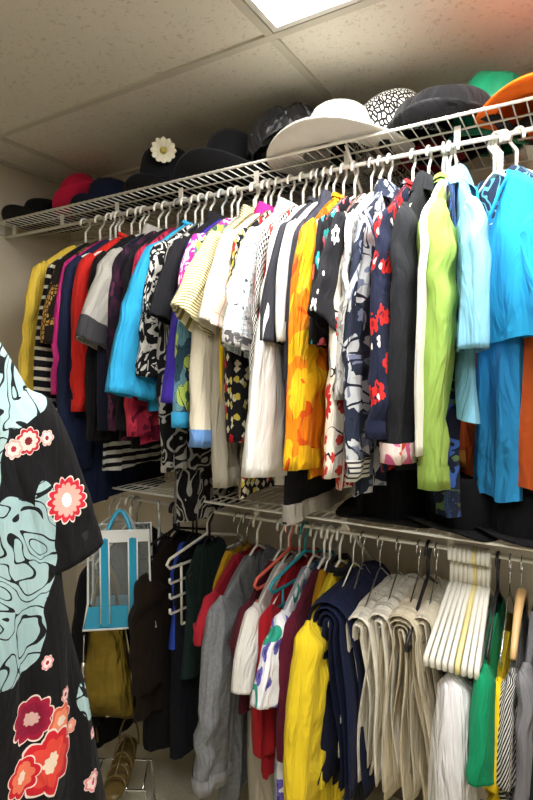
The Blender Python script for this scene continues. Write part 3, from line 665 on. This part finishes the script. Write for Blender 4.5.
G('coat', 'coat', '|very dark brown coat hanging behind the tote and handbag', 103, 690, cloth('umber', '#1a130e'), 1, 640, w=.15, hem=.2, t=.03, spread=.0, a=(.07, .06), hang='grey', rod=1)
# wire shoe rack and gladiator sandals
rk = atY(112, 770, 1.25)
t = empty('shoe_rack', (rk.x, 1.25, 0), R(35), 'low chrome wire shoe rack on the pale carpet', 'rack')
b = MB()
for yy in (-.07, .07): b.tube([(-.16, yy, .004), (-.16, yy, .17), (.12, yy, .15), (.13, yy, .004)], .004, 8)
b.build('frame', hmat('steel'), t)
b = MB()
for i in range(6): x = -.15 + i * .052; b.tube([(x, -.07, .168 - (x + .16) * .07), (x, .07, .168 - (x + .16) * .07)], .003, 6)
b.build('cross_bar', hmat('steel'), t)
lea = cloth('bronze_leather', '#5b4a24', rough=.4, spec=.5, fold=.2)
def sandal(loc, rot, label):
    t = empty('sandal', loc, rot, label, 'shoe', 'strappy bronze sandals')
    b = MB(); rings = []
    for i in range(13):
        s = i / 12; y = -.12 + .24 * s; hw = .022 + .016 * math.sin(PI * min(1, .15 + s * .8)) ; hw *= (1 if 0 < i < 12 else .6); z = .006 + .03 * ss((s - .45) / .5)
        rings.append([Vector((hw, y, z - .006)), Vector((hw, y, z + .004)), Vector((0, y, z + .006)), Vector((-hw, y, z + .004)), Vector((-hw, y, z - .006))])
    b.loft(rings); b.build('sole', lea, t)
    b = MB(); b.box((0, .098, .014), (.04, .045, .03)); b.build('heel', lea, t, False)
    for y, h in ((-.075, .03), (-.04, .045), (0, .06), (.04, .085), (.09, .11)):
        b = MB(); z0 = .01 + .03 * ss(((y + .12) / .24 - .45) / .5)
        b.tube([(.035 * math.cos(PI * i / 12), y + .02 * math.sin(PI * i / 12), z0 + h * math.sin(PI * i / 12) * .8) for i in range(13)], .0035, 6); b.build('strap', lea, t)
    b = MB(); b.tube([(0, -.07, .04), (0, -.0, .06), (0, .05, .09)], .003, 6); b.build('center_strap', lea, t)
c = Vector((rk.x, 1.25, 0)); M3 = Matrix.Rotation(R(35), 3, 'Z')
sandal(c + M3 @ Vector((-.09, 0, .168)), R(35 + 8), 'bronze strappy sandal on wire rack, nearer to the kimono')
sandal(c + M3 @ Vector((.03, 0, .160)), R(35 - 6), 'bronze strappy sandal on wire rack, farther from kimono')

# ------------------------------------------------------------------ hats
def hat(label, px, Y, z, cr, ch, br, mat, band=None, tilt=(0, 0, 0), up_=.02, wob=.01, dent=.02, lump=0.0, ell=1.15, top=.85, seed=0, name='hat', flower=None, droop=0.0):
    p = atY(px, 200 if z > 1.5 else 500, Y)
    t = empty(name, (p.x, Y, z), 0, label, 'hat'); t.rotation_euler = tuple(R(a) for a in tilt)
    def fn(q, a, i):
        q = Vector((q.x, q.y * ell, q.z))
        if lump: q += Vector((q.x, q.y, 0)).normalized() * lump * mnoise.noise(q * 22 + Vector((seed, 0, 0))) + Vector((0, 0, lump * .8 * mnoise.noise(q * 18 + Vector((0, seed, 3)))))
        return q
    def fb(q, a, i):
        r = math.hypot(q.x, q.y); k = (r - cr) / max(.001, br - cr)
        q = Vector((q.x, q.y * (ell + (1 - ell) * .3 * k), q.z + k * k * (up_ * abs(math.sin(a + seed)) - droop + wob * math.sin(3 * a + seed))))
        if lump: q += Vector((0, 0, lump * .6 * mnoise.noise(q * 18 + Vector((seed, 0, 3)))))
        return q
    b = MB(); prof = [(cr, 0), (cr * 1.0, ch * .25), (cr * (.96), ch * .55), (cr * (top + .03), ch * .8), (cr * top * .93, ch * .93), (cr * top * .8, ch), (cr * top * .55, ch - dent * .4), (cr * .2, ch - dent), (.001, ch - dent)]
    b.lathe(prof, 36, fn); b.build('crown', mat, t)
    if br > cr:
        b = MB(); pr = [(cr * .985 + (br - cr * .985) * i / 6, .003) for i in range(7)]; pr += [(br + .003, 0)] + [(cr * .985 + (br - cr * .985) * i / 6, -.003) for i in range(6, -1, -1)]
        b.lathe(pr, 48, fb); b.build('brim', mat, t)
    if band:
        b = MB(); b.lathe([(cr * 1.015, .002), (cr * 1.035, .004), (cr * 1.03, ch * .26), (cr * 1.0, ch * .27)], 36, fn); b.build('hat_band', band, t)
    if flower:
        a0, zz = flower
        f0 = Vector((math.cos(a0) * (cr + .012), math.sin(a0) * (cr + .012) * ell, zz))
        e = empty('x', (0, 0, 0)); bpy.data.objects.remove(e)
        b = MB()
        for i in range(12):
            a = 2 * PI * i / 12; d = Vector((-math.sin(a0) * math.cos(a), math.cos(a0) * math.cos(a), math.sin(a))); nrm = Vector((math.cos(a0), math.sin(a0), 0))
            tv = d.cross(nrm); V = []
            for s, wd in ((.15, .25), (.5, .8), (.85, .9), (1, .3)):
                for q in (-1, 0, 1): V.append(f0 + d * .045 * s + tv * .011 * wd * q + nrm * (.012 * s - .004 * abs(q)))
            V2 = [v - nrm * .002 for v in V]; F = []
            for r_ in range(3):
                for q in range(2): k_ = r_ * 3 + q; F.append((k_, k_ + 1, k_ + 4, k_ + 3)); F.append((k_ + 12, k_ + 15, k_ + 16, k_ + 13))
            b.add(V + V2, F)
        fl = b.build('flower', cloth('ivory_petals', '#eee8cf'), t)
        b = MB(); b.lathe([(.0001, .008), (.009, .006), (.013, 0), (.0001, -.002)], 16); o = b.build('flower_centre', cloth('butter', '#dccb6a'), fl)
        o.rotation_euler = (0, R(90), a0); o.location = f0 + Vector((math.cos(a0), math.sin(a0), 0)) * .006
    return t
felt = cloth('black_felt', '#121216', fold=.1, sheen=.05); nfelt = cloth('navy_felt', '#161c33', fold=.1); rfelt = cloth('raspberry_felt', '#d31f4a', fold=.1, sheen=.1)
D = UZ + .0085
hat('flat black hat at the far left end of the top shelf', 45, 1.60, D + .006, .085, .10, .16, felt, None, (0, 0, 0), .03)
hat('raspberry red hat tipped up beside the navy hat', 88, 1.68, D + .10, .08, .11, .14, rfelt, None, (20, -30, 0), .04, dent=.01)
hat('navy blue felt hat right of the raspberry red one', 112, 1.62, D + .006, .09, .12, .15, nfelt, nfelt, (0, 0, 0), .02)
hat('black hat with a cream flower on its crown', 168, 1.60, D + .006, .10, .17, .15, felt, plainmat('black_ribbon', '#0b0b0e', .3), (0, 0, 0), .03, flower=(R(-52), .13))
hat('large black wide-brimmed felt hat left of the crumpled one', 232, 1.62, D + .006, .095, .175, .19, cloth('soft_black_felt', '#17181c', fold=.08, sheen=.08), None, (0, 0, 0), .05, dent=.01)
hat('crumpled shiny black leather hat beside the white hat', 293, 1.62, D + .055, .135, .12, .14, cloth('black_leather', '#17181c', rough=.3, spec=.6, fold=.9), None, (-8, -28, 0), .03, lump=.035, seed=3)
hat('small dark grey cap behind the white hat', 345, 1.74, D + .006, .075, .19, .08, cloth('dark_grey_felt', '#3a3a3c'), None, (0, 0, 0))
hat('cream white wide-brimmed hat resting over the shelf edge', 340, 1.56, D + .006, .11, .135, .215, cloth('ivory_felt', '#dddbd0', fold=.1, tex=.3), plainmat('ivory_ribbon', '#e2dfd2', .5), (0, 0, 0), .01, dent=.0, top=.8, droop=.0)
hat('black and white leopard spotted bucket hat', 400, 1.68, D + .03, .125, .15, .145, cloth('white_leopard', '#eceae2', [('cell', '#1a1a1c', 110, .2)], fold=.15), None, (0, -20, 0), .0, dent=.0, droop=.02)
hat('huge fuzzy black hat in front of the green one', 443, 1.60, D + .004, .145, .10, .175, cloth('fuzzy_black', '#0f0f12', sheen=.08, fold=.5), None, (0, 0, 0), .02, lump=.012)
hat('dark red hat lying flat behind the fuzzy black hat', 432, 1.73, D + .006, .075, .05, .1, cloth('dark_red_felt', '#7a1322'), None, (0, 0, 0), .0)
n = N('green_satin'); o = n.uv(); n.ln(n.mix(n.noi(o, 20, 2), '#0b6a49', '#169468'), n.b.inputs['Base Color']); n.b.inputs['Roughness'].default_value = .35; n.bump(n.noi(o, 30, 2), .4, .02)
hat('emerald green satin hat rising behind the fuzzy black hat', 484, 1.72, D + .02, .10, .17, .115, n.m, None, (6, 10, 0), .0, dent=-.01, lump=.01, top=.8)
hat('bright orange felt hat near the right end of shelf', 536, 1.54, D + .006, .10, .055, .145, cloth('orange_felt', '#e8650f', fold=.1), None, (0, 0, 0), .005)
def witch(label, px, Y):
    p = atY(px, 120, Y); t = empty('pointed_hat', (p.x, Y, D + .005), 0, label, 'hat')
    b = MB(); b.lathe([(.08, 0), (.07, .05), (.055, .1), (.035, .16), (.018, .215), (.001, .235)], 28, lambda q, a, i: q + Vector((.012 * i * .5, 0, 0))); b.build('crown', cloth('violet_felt', '#8a2bb0'), t)
    b = MB(); b.lathe([(.078, .003), (.12, .004), (.121, 0), (.078, -.003)], 32); b.build('brim', felt, t)
witch('purple pointed hat with black brim at the right edge', 560, 1.66)
D2 = LZ + .0085
hat('black felt hat on lower shelf below the poppy blouse', 392, 1.56, D2 + .006, .10, .14, .16, cloth('matte_black', '#0c0c0f'), None, (0, 0, 0), .01)
hat('black felt hat on lower shelf below the lime cardigan', 462, 1.56, D2 + .006, .095, .13, .15, cloth('matte_black', ''), None, (0, 0, 0), .02, seed=1)
hat('black felt hat on lower shelf below the orange jacket', 530, 1.56, D2 + .006, .095, .12, .145, cloth('matte_black', ''), None, (0, 0, 0), .015, seed=2)
hat('black hat at lower shelf behind the striped top', 118, 1.62, D2 + .006, .10, .10, .14, cloth('matte_black', ''), None, (0, 0, 0), .015, seed=2)

# ------------------------------------------------------------------ kimono on a garment rack in front
KX = -.90; KY = .46
kz = 1.63
def kk(px, py): p = atX(px, py, KX); return (p.y - KY, p.z - kz)
fls = []
def F1(px, py, rpx, pn, rim, pc, cc):
    u, v = kk(px, py); u2, v2 = kk(px + rpx, py); fls.append(('one', u, v, max(.012, abs(v2 * 0 + (u2 - u)) * .8), pn, rim, pc, cc))
aq = []
for px, py, rx, ry in ((4, 372, 42, 52), (2, 590, 36, 95), (-70, 420, 70, 120), (80, 702, 11, 22), (34, 530, 12, 50)):
    u, v = kk(px, py); u2, _ = kk(px + rx, py); _, v2 = kk(px, py + ry); aq.append((u, v, abs(u2 - u), abs(v - v2)))
F1(57, 498, 24, 14, '#c9283a', '#e8a79a', '#f4ede6'); F1(36, 437, 9, 6, '#e9b0a6', '#f4e6de', '#9c2030'); F1(17, 440, 16, 9, '#c0283a', '#f1d9cf', '#7a1f2a')
F1(3, 448, 12, 7, '#e9b0a6', '#f4e0d8', '#b03040'); F1(36, 658, 8, 7, '#e58d92', '#f4d8d4', '#9c2030'); F1(56, 690, 8, 6, '#e58d92', '#f4d8d4', '#9c2030')
F1(22, 715, 26, 9, '#a3173a', '#8c1638', '#d9b0a8'); F1(50, 715, 18, 6, '#e0604a', '#ee8f6a', '#f0d8c8'); F1(38, 755, 34, 8, '#cf2230', '#e2483c', '#f2dcc4'); F1(12, 772, 22, 7, '#d3222f', '#ee7a5c', '#f2dcc4')
F1(84, 776, 10, 7, '#e58d92', '#f4d8d4', '#c05060'); F1(88, 730, 5, 5, '#e58d92', '#f4d8d4', '#c05060'); F1(66, 724, 8, 5, '#e58d7a', '#eea58e', '#f0d0c0')
kim = cloth('kimono_print', '#0e0e11', [('aqua', aq)] + fls, coord='obj', fold=.25, tex=.3, rough=.8)
t = empty('kimono', (KX, KY, kz), 0, 'black kimono with aqua wave print and red flowers in the left foreground', 'kimono')
body(t, 'robe', kim, .20, .37, .035, 1.15, 0, .05, .05, .01, .010, .12, 1.0, 2, slope=.17, chest=.92, rows=34, cols=34)
for sg in (-1, 1):
    s_ = sleeve(t, kim, sg, .19, .20, .315, .08, .085, .03, .035, .085, 3 + sg, None, wr=.6)
b = MB(); b.tube([(.012, -.05, .012), (.035, -.02, -.05), (.045, 0, -.12), (.05, .012, -.4), (.052, .015, -1.0)], .012, 8); b.tube([(-.012, -.05, .012), (0, -.06, .02), (.012, -.05, .012)], .01, 8)
b.build('neckband', kim, t)
rt0 = (KX - .25, KY)
hanger(KX, kz + .09, 'white', 'white plastic hanger inside the black and aqua kimono', 0, 'tube', .12, KY, drop=.09)
g = empty('garment_rack', (-1.45, KY, 0), 0, 'chrome garment rack holding the kimono', 'rack'); st = hmat('steel')
b = MB(); b.tube([(-.62, 0, kz + .09), (.66, 0, kz + .09)], .008, 12); b.build('rail', st, g)
for x in (-.62, .66):
    b = MB(); b.tube([(x, 0, .03), (x, 0, kz + .09)], .011, 12); b.build('post', st, g)
    b = MB(); b.tube([(x, -.22, .012), (x, .1, .012)], .012, 12); b.build('foot', st, g)
